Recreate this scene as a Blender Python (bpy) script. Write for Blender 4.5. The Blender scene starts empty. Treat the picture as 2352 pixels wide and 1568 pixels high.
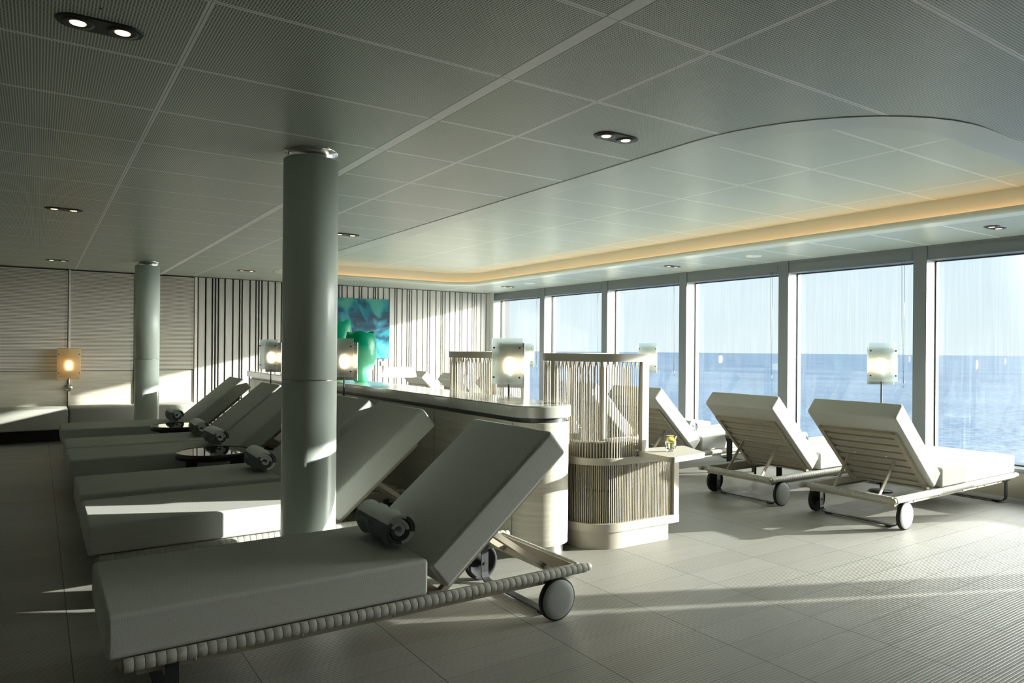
import bpy, bmesh, math, random
from mathutils import Vector, Matrix
random.seed(7)
C = bpy.context.scene.collection
SC = bpy.context.scene
PI = math.pi

# ------------------------------------------------------------------ camera
TH = math.radians(33.85)
F_PX = 1625.0
cam_d = bpy.data.cameras.new('camera')
cam_d.sensor_width = 36.0
cam_d.lens = F_PX / 2352 * 36.0
cam_d.shift_y = 14.0 / 2352
cam_d.clip_end = 9000
cam_d.clip_start = 0.05
cam = bpy.data.objects.new('camera', cam_d)
C.objects.link(cam)
fwd = Vector((math.sin(TH), math.cos(TH), 0))
right = Vector((math.cos(TH), -math.sin(TH), 0))
roll = 0.0081
r2 = right * math.cos(roll) + Vector((0, 0, 1)) * math.sin(roll)
u2 = -right * math.sin(roll) + Vector((0, 0, 1)) * math.cos(roll)
cam.matrix_world = Matrix(((r2.x, u2.x, -fwd.x, 0), (r2.y, u2.y, -fwd.y, 0), (r2.z, u2.z, -fwd.z, 1.45), (0, 0, 0, 1)))
SC.camera = cam

# ------------------------------------------------------------------ view, world, sun
SC.view_settings.view_transform = 'Standard'
SC.view_settings.look = 'None'
SC.view_settings.gamma = 1.0
SC.view_settings.use_curve_mapping = False
SC.view_settings.exposure = 0.5
SC.cycles.use_denoising = True
SC.cycles.max_bounces = 12
SC.cycles.diffuse_bounces = 8
SC.cycles.glossy_bounces = 4
SC.cycles.transmission_bounces = 8
SC.cycles.transparent_max_bounces = 16
SC.cycles.sample_clamp_indirect = 200.0

SUN_DIR = Vector((-1.0, 0.462, -0.229)).normalized()
sun_d = bpy.data.lights.new('sun', 'SUN')
sun_d.energy = 12.5
sun_d.angle = math.radians(0.6)
sun_d.color = (1.0, 0.965, 0.89)
sun = bpy.data.objects.new('sun', sun_d)
sun.rotation_euler = SUN_DIR.to_track_quat('-Z', 'Y').to_euler()
sun.location = (30, -12, 12)
C.objects.link(sun)

world = bpy.data.worlds.new('sky')
SC.world = world
world.use_nodes = True
wn = world.node_tree.nodes
wl = world.node_tree.links
wn.clear()
wo = wn.new('ShaderNodeOutputWorld')
bg = wn.new('ShaderNodeBackground')
tc = wn.new('ShaderNodeTexCoord')
sep = wn.new('ShaderNodeSeparateXYZ')
ramp = wn.new('ShaderNodeValToRGB')
e = ramp.color_ramp.elements
e[0].position = 0.0; e[0].color = (0.80, 0.91, 0.96, 1)
e[1].position = 0.9; e[1].color = (0.20, 0.38, 0.66, 1)
k = ramp.color_ramp.elements.new(0.10); k.color = (0.74, 0.88, 0.97, 1)
k = ramp.color_ramp.elements.new(0.24); k.color = (0.56, 0.77, 0.95, 1)
wl.new(tc.outputs['Generated'], sep.inputs[0])
wl.new(sep.outputs['Z'], ramp.inputs[0])
dot = wn.new('ShaderNodeVectorMath'); dot.operation = 'DOT_PRODUCT'
dot.inputs[1].default_value = tuple(-SUN_DIR)
wl.new(tc.outputs['Generated'], dot.inputs[0])
mr = wn.new('ShaderNodeMapRange')
mr.inputs['From Min'].default_value = 0.68; mr.inputs['From Max'].default_value = 1.0
mr.inputs['To Min'].default_value = 0.0; mr.inputs['To Max'].default_value = 1.0
wl.new(dot.outputs['Value'], mr.inputs['Value'])
mixw = wn.new('ShaderNodeMix'); mixw.data_type = 'RGBA'; mixw.blend_type = 'ADD'
mixw.inputs['B'].default_value = (38.0, 37.0, 34.5, 1)
mixw.clamp_factor = False
pw = wn.new('ShaderNodeMath'); pw.operation = 'POWER'; pw.inputs[1].default_value = 2.0
wl.new(mr.outputs['Result'], pw.inputs[0]); wl.new(pw.outputs[0], mixw.inputs['Factor'])
wl.new(ramp.outputs['Color'], mixw.inputs['A'])
wl.new(mixw.outputs['Result'], bg.inputs['Color'])
bg.inputs['Strength'].default_value = 0.74
wl.new(bg.outputs[0], wo.inputs[0])

# ------------------------------------------------------------------ material helpers
def newmat(name):
    m = bpy.data.materials.new(name)
    m.use_nodes = True
    nt = m.node_tree
    return m, nt.nodes, nt.links, nt.nodes['Principled BSDF']

def nd(N, t, **kw):
    n = N.new(t)
    for k_, v in kw.items():
        if k_ == 'inp':
            for a, b in v.items(): n.inputs[a].default_value = b
        else: setattr(n, k_, v)
    return n

def plain(name, col, rough=0.5, metal=0.0, spec=None, bump=0.0, bscale=400, var=0.0, vscale=3):
    m, N, L, P = newmat(name)
    P.inputs['Base Color'].default_value = (*col, 1)
    P.inputs['Roughness'].default_value = rough
    P.inputs['Metallic'].default_value = metal
    if spec is not None: P.inputs['Specular IOR Level'].default_value = spec
    t = N.new('ShaderNodeTexCoord')
    if var:
        n = nd(N, 'ShaderNodeTexNoise', inp={'Scale': vscale, 'Detail': 4})
        L.new(t.outputs['Object'], n.inputs['Vector'])
        mx = N.new('ShaderNodeMix'); mx.data_type = 'RGBA'
        mx.inputs['A'].default_value = (*[c * (1 - var) for c in col], 1)
        mx.inputs['B'].default_value = (*[min(1, c * (1 + var)) for c in col], 1)
        L.new(n.outputs['Fac'], mx.inputs['Factor'])
        L.new(mx.outputs['Result'], P.inputs['Base Color'])
    if bump:
        n2 = nd(N, 'ShaderNodeTexNoise', inp={'Scale': bscale, 'Detail': 2})
        b = nd(N, 'ShaderNodeBump', inp={'Strength': bump, 'Distance': 0.002})
        L.new(t.outputs['Object'], n2.inputs['Vector'])
        L.new(n2.outputs['Fac'], b.inputs['Height'])
        L.new(b.outputs['Normal'], P.inputs['Normal'])
    return m

def M(N, L, op, a, b=None, c=None):
    n = N.new('ShaderNodeMath'); n.operation = op
    for i, v in enumerate((a, b, c)):
        if v is None: continue
        if isinstance(v, (int, float)): n.inputs[i].default_value = v
        else: L.new(v, n.inputs[i])
    return n.outputs[0]

def cmix(N, L, fac, a, b, bt='MIX'):
    n = N.new('ShaderNodeMix'); n.data_type = 'RGBA'; n.blend_type = bt
    for key, v in (('Factor', fac), ('A', a), ('B', b)):
        s_ = n.inputs[key]
        if isinstance(v, (int, float)): s_.default_value = v
        elif isinstance(v, tuple): s_.default_value = (*v, 1)
        else: L.new(v, s_)
    return n.outputs['Result']

def fabric(name, col, dark, scale=165):
    m, N, L, P = newmat(name)
    t = N.new('ShaderNodeTexCoord')
    v = nd(N, 'ShaderNodeTexVoronoi', inp={'Scale': scale, 'Randomness': 0.12})
    mp = N.new('ShaderNodeMapping'); mp.inputs['Rotation'].default_value = (0.5, 0.35, 0.78)
    L.new(t.outputs['Object'], mp.inputs[0]); L.new(mp.outputs[0], v.inputs['Vector'])
    f = M(N, L, 'MULTIPLY', v.outputs['Distance'], 1.6)
    nz = nd(N, 'ShaderNodeTexNoise', inp={'Scale': 6, 'Detail': 3})
    L.new(t.outputs['Object'], nz.inputs['Vector'])
    c1 = cmix(N, L, f, col, dark)
    c2 = cmix(N, L, M(N, L, 'MULTIPLY', nz.outputs['Fac'], 0.16), c1, (0.30, 0.30, 0.28))
    L.new(c2, P.inputs['Base Color'])
    P.inputs['Roughness'].default_value = 0.9
    P.inputs['Specular IOR Level'].default_value = 0.2
    b = nd(N, 'ShaderNodeBump', inp={'Strength': 0.25, 'Distance': 0.001}); b.invert = True
    L.new(v.outputs['Distance'], b.inputs['Height'])
    L.new(b.outputs['Normal'], P.inputs['Normal'])
    return m

def wood(name, c1, c2, axis='x', rough=0.5, scale=1.0):
    m, N, L, P = newmat(name)
    t = N.new('ShaderNodeTexCoord')
    mp = N.new('ShaderNodeMapping')
    sc = {'x': (0.9, 14, 14), 'y': (14, 0.9, 14), 'z': (14, 14, 0.9), 'xy': (0.8, 0.8, 16)}[axis]
    mp.inputs['Scale'].default_value = tuple(q * scale for q in sc)
    n = nd(N, 'ShaderNodeTexNoise', inp={'Scale': 2.2, 'Detail': 7, 'Roughness': 0.6, 'Distortion': 0.35})
    L.new(t.outputs['Object'], mp.inputs[0]); L.new(mp.outputs[0], n.inputs['Vector'])
    r = N.new('ShaderNodeValToRGB')
    r.color_ramp.elements[0].position = 0.35; r.color_ramp.elements[0].color = (*c2, 1)
    r.color_ramp.elements[1].position = 0.65; r.color_ramp.elements[1].color = (*c1, 1)
    L.new(n.outputs['Fac'], r.inputs[0]); L.new(r.outputs[0], P.inputs['Base Color'])
    P.inputs['Roughness'].default_value = rough
    return m

def floor_mat():
    m, N, L, P = newmat('ribbed_floor_tile')
    t = N.new('ShaderNodeTexCoord'); s = N.new('ShaderNodeSeparateXYZ')
    L.new(t.outputs['Object'], s.inputs[0])
    px, py = 0.672, 0.2165
    ax = M(N, L, 'DIVIDE', M(N, L, 'SUBTRACT', s.outputs['X'], 0.14), px)
    ay = M(N, L, 'DIVIDE', M(N, L, 'SUBTRACT', s.outputs['Y'], 1.853), py)
    fx = M(N, L, 'FRACT', ax); fy = M(N, L, 'FRACT', ay)
    dx = M(N, L, 'MULTIPLY', M(N, L, 'MINIMUM', fx, M(N, L, 'SUBTRACT', 1.0, fx)), px)
    dy = M(N, L, 'MULTIPLY', M(N, L, 'MINIMUM', fy, M(N, L, 'SUBTRACT', 1.0, fy)), py)
    joint = M(N, L, 'MAXIMUM', M(N, L, 'LESS_THAN', dx, 0.0022), M(N, L, 'LESS_THAN', dy, 0.0012))
    cb = N.new('ShaderNodeCombineXYZ')
    L.new(M(N, L, 'FLOOR', ax), cb.inputs[0]); L.new(M(N, L, 'FLOOR', ay), cb.inputs[1])
    wnz = N.new('ShaderNodeTexWhiteNoise'); wnz.noise_dimensions = '2D'
    L.new(cb.outputs[0], wnz.inputs['Vector'])
    mp = N.new('ShaderNodeMapping'); mp.inputs['Scale'].default_value = (1.2, 18, 1)
    nz = nd(N, 'ShaderNodeTexNoise', inp={'Scale': 2.5, 'Detail': 6, 'Roughness': 0.6})
    av = N.new('ShaderNodeVectorMath'); av.operation = 'ADD'
    sv = N.new('ShaderNodeVectorMath'); sv.operation = 'SCALE'; sv.inputs['Scale'].default_value = 30
    L.new(cb.outputs[0], sv.inputs[0]); L.new(t.outputs['Object'], mp.inputs[0])
    L.new(mp.outputs[0], av.inputs[0]); L.new(sv.outputs[0], av.inputs[1]); L.new(av.outputs[0], nz.inputs['Vector'])
    c = cmix(N, L, nz.outputs['Fac'], (0.29, 0.29, 0.262), (0.42, 0.42, 0.383))
    c = cmix(N, L, M(N, L, 'MULTIPLY', wnz.outputs['Value'], 0.32), c, (0.22, 0.205, 0.17))
    rib = M(N, L, 'SINE', M(N, L, 'MULTIPLY', s.outputs['Y'], 2 * PI / 0.01665))
    rib = M(N, L, 'MULTIPLY', M(N, L, 'ADD', rib, 1.0), 0.5)
    groove = M(N, L, 'POWER', rib, 4.0)
    c = cmix(N, L, M(N, L, 'MULTIPLY', groove, 0.5), c, (0.15, 0.14, 0.12))
    c = cmix(N, L, joint, c, (0.05, 0.05, 0.045))
    L.new(c, P.inputs['Base Color'])
    P.inputs['Roughness'].default_value = 0.42
    b = nd(N, 'ShaderNodeBump', inp={'Strength': 0.8, 'Distance': 0.003}); b.invert = True
    L.new(M(N, L, 'MAXIMUM', groove, joint), b.inputs['Height'])
    L.new(b.outputs['Normal'], P.inputs['Normal'])
    return m

def ceiling_mat(name, col, seams_x, y0, py, dots=0.0, wide=None):
    m, N, L, P = newmat(name)
    t = N.new('ShaderNodeTexCoord'); s = N.new('ShaderNodeSeparateXYZ')
    L.new(t.outputs['Object'], s.inputs[0])
    fy = M(N, L, 'FRACT', M(N, L, 'DIVIDE', M(N, L, 'SUBTRACT', s.outputs['Y'], y0), py))
    d = M(N, L, 'MULTIPLY', M(N, L, 'MINIMUM', fy, M(N, L, 'SUBTRACT', 1.0, fy)), py)
    for sx in seams_x:
        off = M(N, L, 'ABSOLUTE', M(N, L, 'SUBTRACT', s.outputs['X'], sx))
        d = M(N, L, 'MINIMUM', d, off)
    rim = M(N, L, 'LESS_THAN', d, 0.0105)
    gap = M(N, L, 'LESS_THAN', d, 0.0014)
    c = (col[0], col[1], col[2])
    if wide is not None:
        wd = M(N, L, 'ABSOLUTE', M(N, L, 'SUBTRACT', s.outputs['X'], wide))
        rim = M(N, L, 'MAXIMUM', rim, M(N, L, 'LESS_THAN', wd, 0.035))
        gap = M(N, L, 'MAXIMUM', gap, M(N, L, 'LESS_THAN', M(N, L, 'ABSOLUTE', M(N, L, 'SUBTRACT', wd, 0.032)), 0.003))
    if dots:
        v = nd(N, 'ShaderNodeTexVoronoi', inp={'Scale': 95, 'Randomness': 0.0}); v.voronoi_dimensions = '2D'
        L.new(t.outputs['Object'], v.inputs['Vector'])
        hole = M(N, L, 'LESS_THAN', v.outputs['Distance'], 0.36)
        hole = M(N, L, 'MULTIPLY', hole, M(N, L, 'SUBTRACT', 1.0, rim))
        c = cmix(N, L, M(N, L, 'MULTIPLY', hole, dots), c, (0.02, 0.025, 0.02))
    light = tuple(min(0.9, q * 1.42) for q in col)
    c = cmix(N, L, rim, c, light)
    c = cmix(N, L, gap, c, (col[0] * 0.3, col[1] * 0.3, col[2] * 0.3))
    L.new(c, P.inputs['Base Color'])
    P.inputs['Roughness'].default_value = 0.38
    b = nd(N, 'ShaderNodeBump', inp={'Strength': 0.5, 'Distance': 0.003}); b.invert = True
    L.new(gap, b.inputs['Height'])
    # very slight waviness of the sheet metal
    nz = nd(N, 'ShaderNodeTexNoise', inp={'Scale': 1.3, 'Detail': 1})
    b2 = nd(N, 'ShaderNodeBump', inp={'Strength': 0.12, 'Distance': 0.02})
    L.new(t.outputs['Object'], nz.inputs['Vector']); L.new(nz.outputs['Fac'], b2.inputs['Height'])
    L.new(b2.outputs['Normal'], b.inputs['Normal'])
    L.new(b.outputs['Normal'], P.inputs['Normal'])
    return m

MAT = {}
MAT['fabric'] = fabric('woven_outdoor_fabric', (0.74, 0.74, 0.68), (0.46, 0.47, 0.45))
MAT['bench_fabric'] = fabric('bench_fabric', (0.52, 0.52, 0.47), (0.40, 0.40, 0.36), 120)
MAT['cream_metal'] = plain('cream_powder_coat', (0.50, 0.47, 0.40), 0.45, bump=0.1)
MAT['taupe'] = plain('taupe_powder_coat', (0.37, 0.335, 0.265), 0.45, bump=0.1)
MAT['cane'] = plain('wrapped_cord', (0.43, 0.43, 0.385), 0.6, bump=0.5, bscale=150, var=0.1, vscale=30)
MAT['dark_metal'] = plain('dark_grey_steel', (0.045, 0.05, 0.053), 0.4, metal=0.3)
MAT['wheel'] = plain('grey_wheel_plastic', (0.27, 0.29, 0.28), 0.55, bump=0.15)
MAT['rubber'] = plain('black_rubber', (0.03, 0.032, 0.035), 0.8, spec=0.2)
MAT['wood_pale'] = wood('pale_greige_oak', (0.60, 0.57, 0.48), (0.47, 0.445, 0.37), 'xy')
MAT['wood_louver'] = wood('louvre_oak', (0.86, 0.81, 0.71), (0.72, 0.675, 0.58), 'x')
MAT['wood_board'] = wood('limed_board', (0.62, 0.605, 0.57), (0.54, 0.525, 0.49), 'z')
MAT['stone'] = plain('pale_stone', (0.42, 0.425, 0.385), 0.16, var=0.10, vscale=25)
MAT['chrome'] = plain('brushed_chrome', (0.62, 0.62, 0.60), 0.14, metal=1.0)
MAT['steel'] = plain('brushed_steel', (0.45, 0.45, 0.42), 0.3, metal=1.0)
MAT['satin'] = plain('satin_nickel', (0.42, 0.44, 0.43), 0.38, metal=0.85)
MAT['black'] = plain('near_black', (0.012, 0.012, 0.012), 0.5)
MAT['black_gloss'] = plain('black_lacquer_glass', (0.012, 0.013, 0.013), 0.03, spec=0.8)
MAT['black_wood'] = plain('black_stained_wood', (0.016, 0.014, 0.012), 0.3)
MAT['column'] = plain('grey_green_column_paint', (0.60, 0.67, 0.62), 0.33)
MAT['white_trim'] = plain('satin_ceiling_trim', (0.62, 0.66, 0.59), 0.35)
MAT['frame'] = plain('window_frame_grey', (0.125, 0.145, 0.15), 0.45)
MAT['reveal'] = plain('window_reveal_paint', (0.55, 0.58, 0.56), 0.5, var=0.06, vscale=40)
MAT['sill'] = plain('sill_beige', (0.36, 0.34, 0.28), 0.5)
MAT['wall'] = plain('painted_wall', (0.62, 0.62, 0.56), 0.7)
MAT['towel_light'] = plain('light_grey_terry', (0.84, 0.87, 0.88), 0.95, bump=0.9, bscale=500, var=0.12, vscale=60)
MAT['towel_dark'] = plain('dark_grey_terry', (0.15, 0.17, 0.17), 0.95, bump=0.9, bscale=500, var=0.2, vscale=60)
MAT['thread'] = plain('towel_thread', (0.33, 0.36, 0.36), 0.8)
MAT['strand'] = plain('cord_strand', (0.50, 0.455, 0.365), 0.5)
MAT['porcelain'] = plain('opal_shade', (0.88, 0.86, 0.84), 0.3)
MAT['cushion'] = fabric('seat_cushion_fabric', (0.22, 0.21, 0.17), (0.16, 0.15, 0.13), 150)
MAT['floor'] = floor_mat()
MAT['ceil'] = ceiling_mat('perforated_ceiling_panel', (0.66, 0.73, 0.63), (0.478, 2.165, -0.72, -1.9, 6.85), 1.860, 0.6685, 0.92, wide=1.66)
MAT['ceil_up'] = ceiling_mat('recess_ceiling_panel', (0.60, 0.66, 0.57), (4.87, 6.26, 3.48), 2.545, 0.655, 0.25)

def emit(name, col, st):
    m, N, L, P = newmat(name)
    P.inputs['Base Color'].default_value = (*col, 1)
    P.inputs['Emission Color'].default_value = (*col, 1)
    P.inputs['Emission Strength'].default_value = st
    return m
MAT['bulb'] = emit('warm_bulb', (1.0, 0.72, 0.46), 8)
MAT['led'] = emit('warm_led', (1.0, 0.54, 0.25), 5.5)
MAT['down'] = emit('downlight_bulb', (1.0, 0.66, 0.36), 2.2)

def pane_mat():
    m = bpy.data.materials.new('window_glass'); m.use_nodes = True
    N = m.node_tree.nodes; L = m.node_tree.links; N.clear()
    o = N.new('ShaderNodeOutputMaterial'); tr = N.new('ShaderNodeBsdfTransparent')
    gl = nd(N, 'ShaderNodeBsdfGlossy', inp={'Roughness': 0.0})
    fr = nd(N, 'ShaderNodeFresnel', inp={'IOR': 1.5})
    mx = N.new('ShaderNodeMixShader')
    tr.inputs[0].default_value = (0.97, 0.99, 0.98, 1)
    geo = N.new('ShaderNodeNewGeometry')
    front = M(N, L, 'SUBTRACT', 1.0, geo.outputs['Backfacing'])
    L.new(M(N, L, 'MULTIPLY', fr.outputs[0], front), mx.inputs[0]); L.new(tr.outputs[0], mx.inputs[1]); L.new(gl.outputs[0], mx.inputs[2])
    # salt streaks: a thin vertical-streaked diffuse film
    t = N.new('ShaderNodeTexCoord'); mp = N.new('ShaderNodeMapping'); mp.inputs['Scale'].default_value = (1, 70, 0.8)
    nz = nd(N, 'ShaderNodeTexNoise', inp={'Scale': 1.5, 'Detail': 4})
    L.new(t.outputs['Object'], mp.inputs[0]); L.new(mp.outputs[0], nz.inputs['Vector'])
    nz2 = nd(N, 'ShaderNodeTexNoise', inp={'Scale': 1.8, 'Detail': 2})
    L.new(t.outputs['Object'], nz2.inputs['Vector'])
    f = M(N, L, 'MULTIPLY', M(N, L, 'MULTIPLY', M(N, L, 'POWER', nz.outputs['Fac'], 4.0), nz2.outputs['Fac']), M(N, L, 'MULTIPLY', front, 0.15))
    df = nd(N, 'ShaderNodeBsdfTranslucent'); df.inputs[0].default_value = (0.8, 0.85, 0.9, 1)
    mx2 = N.new('ShaderNodeMixShader')
    L.new(f, mx2.inputs[0]); L.new(mx.outputs[0], mx2.inputs[1]); L.new(df.outputs[0], mx2.inputs[2])
    L.new(mx2.outputs[0], o.inputs[0])
    return m
MAT['pane'] = pane_mat()

def frosted(name, tint, dens, rough):
    m, N, L, P = newmat(name)
    P.inputs['Base Color'].default_value = (*tint, 1)
    P.inputs['Roughness'].default_value = rough
    P.inputs['Transmission Weight'].default_value = dens
    P.inputs['IOR'].default_value = 1.45
    t = N.new('ShaderNodeTexCoord')
    v = nd(N, 'ShaderNodeTexVoronoi', inp={'Scale': 95})
    mp = N.new('ShaderNodeMapping'); mp.inputs['Scale'].default_value = (1, 1, 0.6)
    L.new(t.outputs['Object'], mp.inputs[0]); L.new(mp.outputs[0], v.inputs['Vector'])
    h = M(N, L, 'LESS_THAN', v.outputs['Distance'], 0.22)
    b = nd(N, 'ShaderNodeBump', inp={'Strength': 0.8, 'Distance': 0.003})
    L.new(h, b.inputs['Height']); L.new(b.outputs['Normal'], P.inputs['Normal'])
    return m
MAT['frost'] = frosted('bubbled_frosted_glass', (0.68, 0.79, 0.78), 0.97, 0.42)
MAT['fabric_shade'] = frosted('straw_shade', (0.80, 0.68, 0.45), 0.85, 0.6)

def clear_glass(name, col, ior=1.45, rough=0.0):
    m, N, L, P = newmat(name)
    P.inputs['Base Color'].default_value = (*col, 1)
    P.inputs['Roughness'].default_value = rough
    P.inputs['Transmission Weight'].default_value = 1.0
    P.inputs['IOR'].default_value = ior
    return m
MAT['glass'] = clear_glass('clear_glass', (0.97, 0.99, 0.98))
MAT['water'] = clear_glass('lemon_water', (0.90, 0.95, 0.62), 1.33)
MAT['lemon'] = plain('lemon_slice', (0.85, 0.62, 0.04), 0.4)

def vase_mat():
    m, N, L, P = newmat('emerald_cased_glass')
    t = N.new('ShaderNodeTexCoord'); s = N.new('ShaderNodeSeparateXYZ'); L.new(t.outputs['Object'], s.inputs[0])
    r = N.new('ShaderNodeValToRGB')
    el = r.color_ramp.elements
    el[0].position = 0.0; el[0].color = (0.10, 0.62, 0.40, 1)
    el[1].position = 0.62; el[1].color = (0.0, 0.50, 0.29, 1)
    q = el.new(0.12); q.color = (0.42, 0.86, 0.68, 1)
    q = el.new(0.33); q.color = (0.22, 0.76, 0.54, 1)
    q = el.new(0.42); q.color = (0.0, 0.58, 0.36, 1)
    L.new(s.outputs['Z'], r.inputs[0]); L.new(r.outputs[0], P.inputs['Base Color'])
    P.inputs['Roughness'].default_value = 0.25
    tl_ = N.new('ShaderNodeBsdfTranslucent'); mxs = N.new('ShaderNodeMixShader'); mxs.inputs[0].default_value = 0.5
    L.new(r.outputs[0], tl_.inputs[0]); L.new(P.outputs[0], mxs.inputs[1]); L.new(tl_.outputs[0], mxs.inputs[2])
    L.new(mxs.outputs[0], N['Material Output'].inputs[0])
    return m
MAT['vase'] = vase_mat()

def paint_mat():
    m, N, L, P = newmat('abstract_teal_painting')
    t = N.new('ShaderNodeTexCoord')
    n1 = nd(N, 'ShaderNodeTexNoise', inp={'Scale': 1.1, 'Detail': 3, 'Distortion': 1.8})
    L.new(t.outputs['Object'], n1.inputs['Vector'])
    r = N.new('ShaderNodeValToRGB'); el = r.color_ramp.elements
    el[0].position = 0.30; el[0].color = (0.06, 0.30, 0.23, 1)
    el[1].position = 0.72; el[1].color = (0.11, 0.42, 0.31, 1)
    for p_, c_ in ((0.40, (0.01, 0.17, 0.22, 1)), (0.47, (0.012, 0.05, 0.09, 1)), (0.54, (0.02, 0.035, 0.05, 1)), (0.60, (0.02, 0.16, 0.26, 1)), (0.65, (0.03, 0.22, 0.34, 1))):
        q = el.new(p_); q.color = c_
    sp = N.new('ShaderNodeSeparateXYZ'); L.new(t.outputs['Object'], sp.inputs[0])
    bias = M(N, L, 'MULTIPLY', M(N, L, 'SUBTRACT', 0.05, sp.outputs['Z']), 0.22)
    L.new(M(N, L, 'ADD', n1.outputs['Fac'], bias), r.inputs[0])
    mp = N.new('ShaderNodeMapping'); mp.inputs['Rotation'].default_value = (0, 0.7, 0); mp.inputs['Scale'].default_value = (1, 1, 8)
    n2 = nd(N, 'ShaderNodeTexNoise', inp={'Scale': 1.5, 'Detail': 5, 'Distortion': 1.0})
    L.new(t.outputs['Object'], mp.inputs[0]); L.new(mp.outputs[0], n2.inputs['Vector'])
    f = M(N, L, 'MULTIPLY', M(N, L, 'POWER', n2.outputs['Fac'], 3.0), 1.3)
    L.new(cmix(N, L, f, r.outputs[0], (0.06, 0.22, 0.33)), P.inputs['Base Color'])
    P.inputs['Roughness'].default_value = 0.12
    return m
MAT['painting'] = paint_mat()

def sea_mat():
    m, N, L, P = newmat('sea_water')
    t = N.new('ShaderNodeTexCoord')
    n1 = nd(N, 'ShaderNodeTexNoise', inp={'Scale': 0.35, 'Detail': 8, 'Roughness': 0.7})
    n2 = nd(N, 'ShaderNodeTexNoise', inp={'Scale': 0.02, 'Detail': 4})
    L.new(t.outputs['Object'], n1.inputs['Vector']); L.new(t.outputs['Object'], n2.inputs['Vector'])
    r = N.new('ShaderNodeValToRGB'); el = r.color_ramp.elements
    el[0].position = 0.42; el[0].color = (0.018, 0.055, 0.12, 1)
    el[1].position = 0.60; el[1].color = (0.11, 0.17, 0.24, 1)  # paler end of the ramp paints wave sparkle into the water colour
    L.new(M(N, L, 'ADD', M(N, L, 'MULTIPLY', n1.outputs['Fac'], 0.75), M(N, L, 'MULTIPLY', n2.outputs['Fac'], 0.25)), r.inputs[0])
    L.new(r.outputs[0], P.inputs['Base Color'])
    P.inputs['Roughness'].default_value = 0.40
    P.inputs['IOR'].default_value = 1.33
    P.inputs['Specular IOR Level'].default_value = 0.5
    n3 = nd(N, 'ShaderNodeTexNoise', inp={'Scale': 0.6, 'Detail': 2, 'Roughness': 0.5}); L.new(t.outputs['Object'], n3.inputs['Vector'])
    b = nd(N, 'ShaderNodeBump', inp={'Strength': 1.0, 'Distance': 0.12})
    L.new(n3.outputs['Fac'], b.inputs['Height']); L.new(b.outputs['Normal'], P.inputs['Normal'])
    return m
MAT['sea'] = sea_mat()

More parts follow.
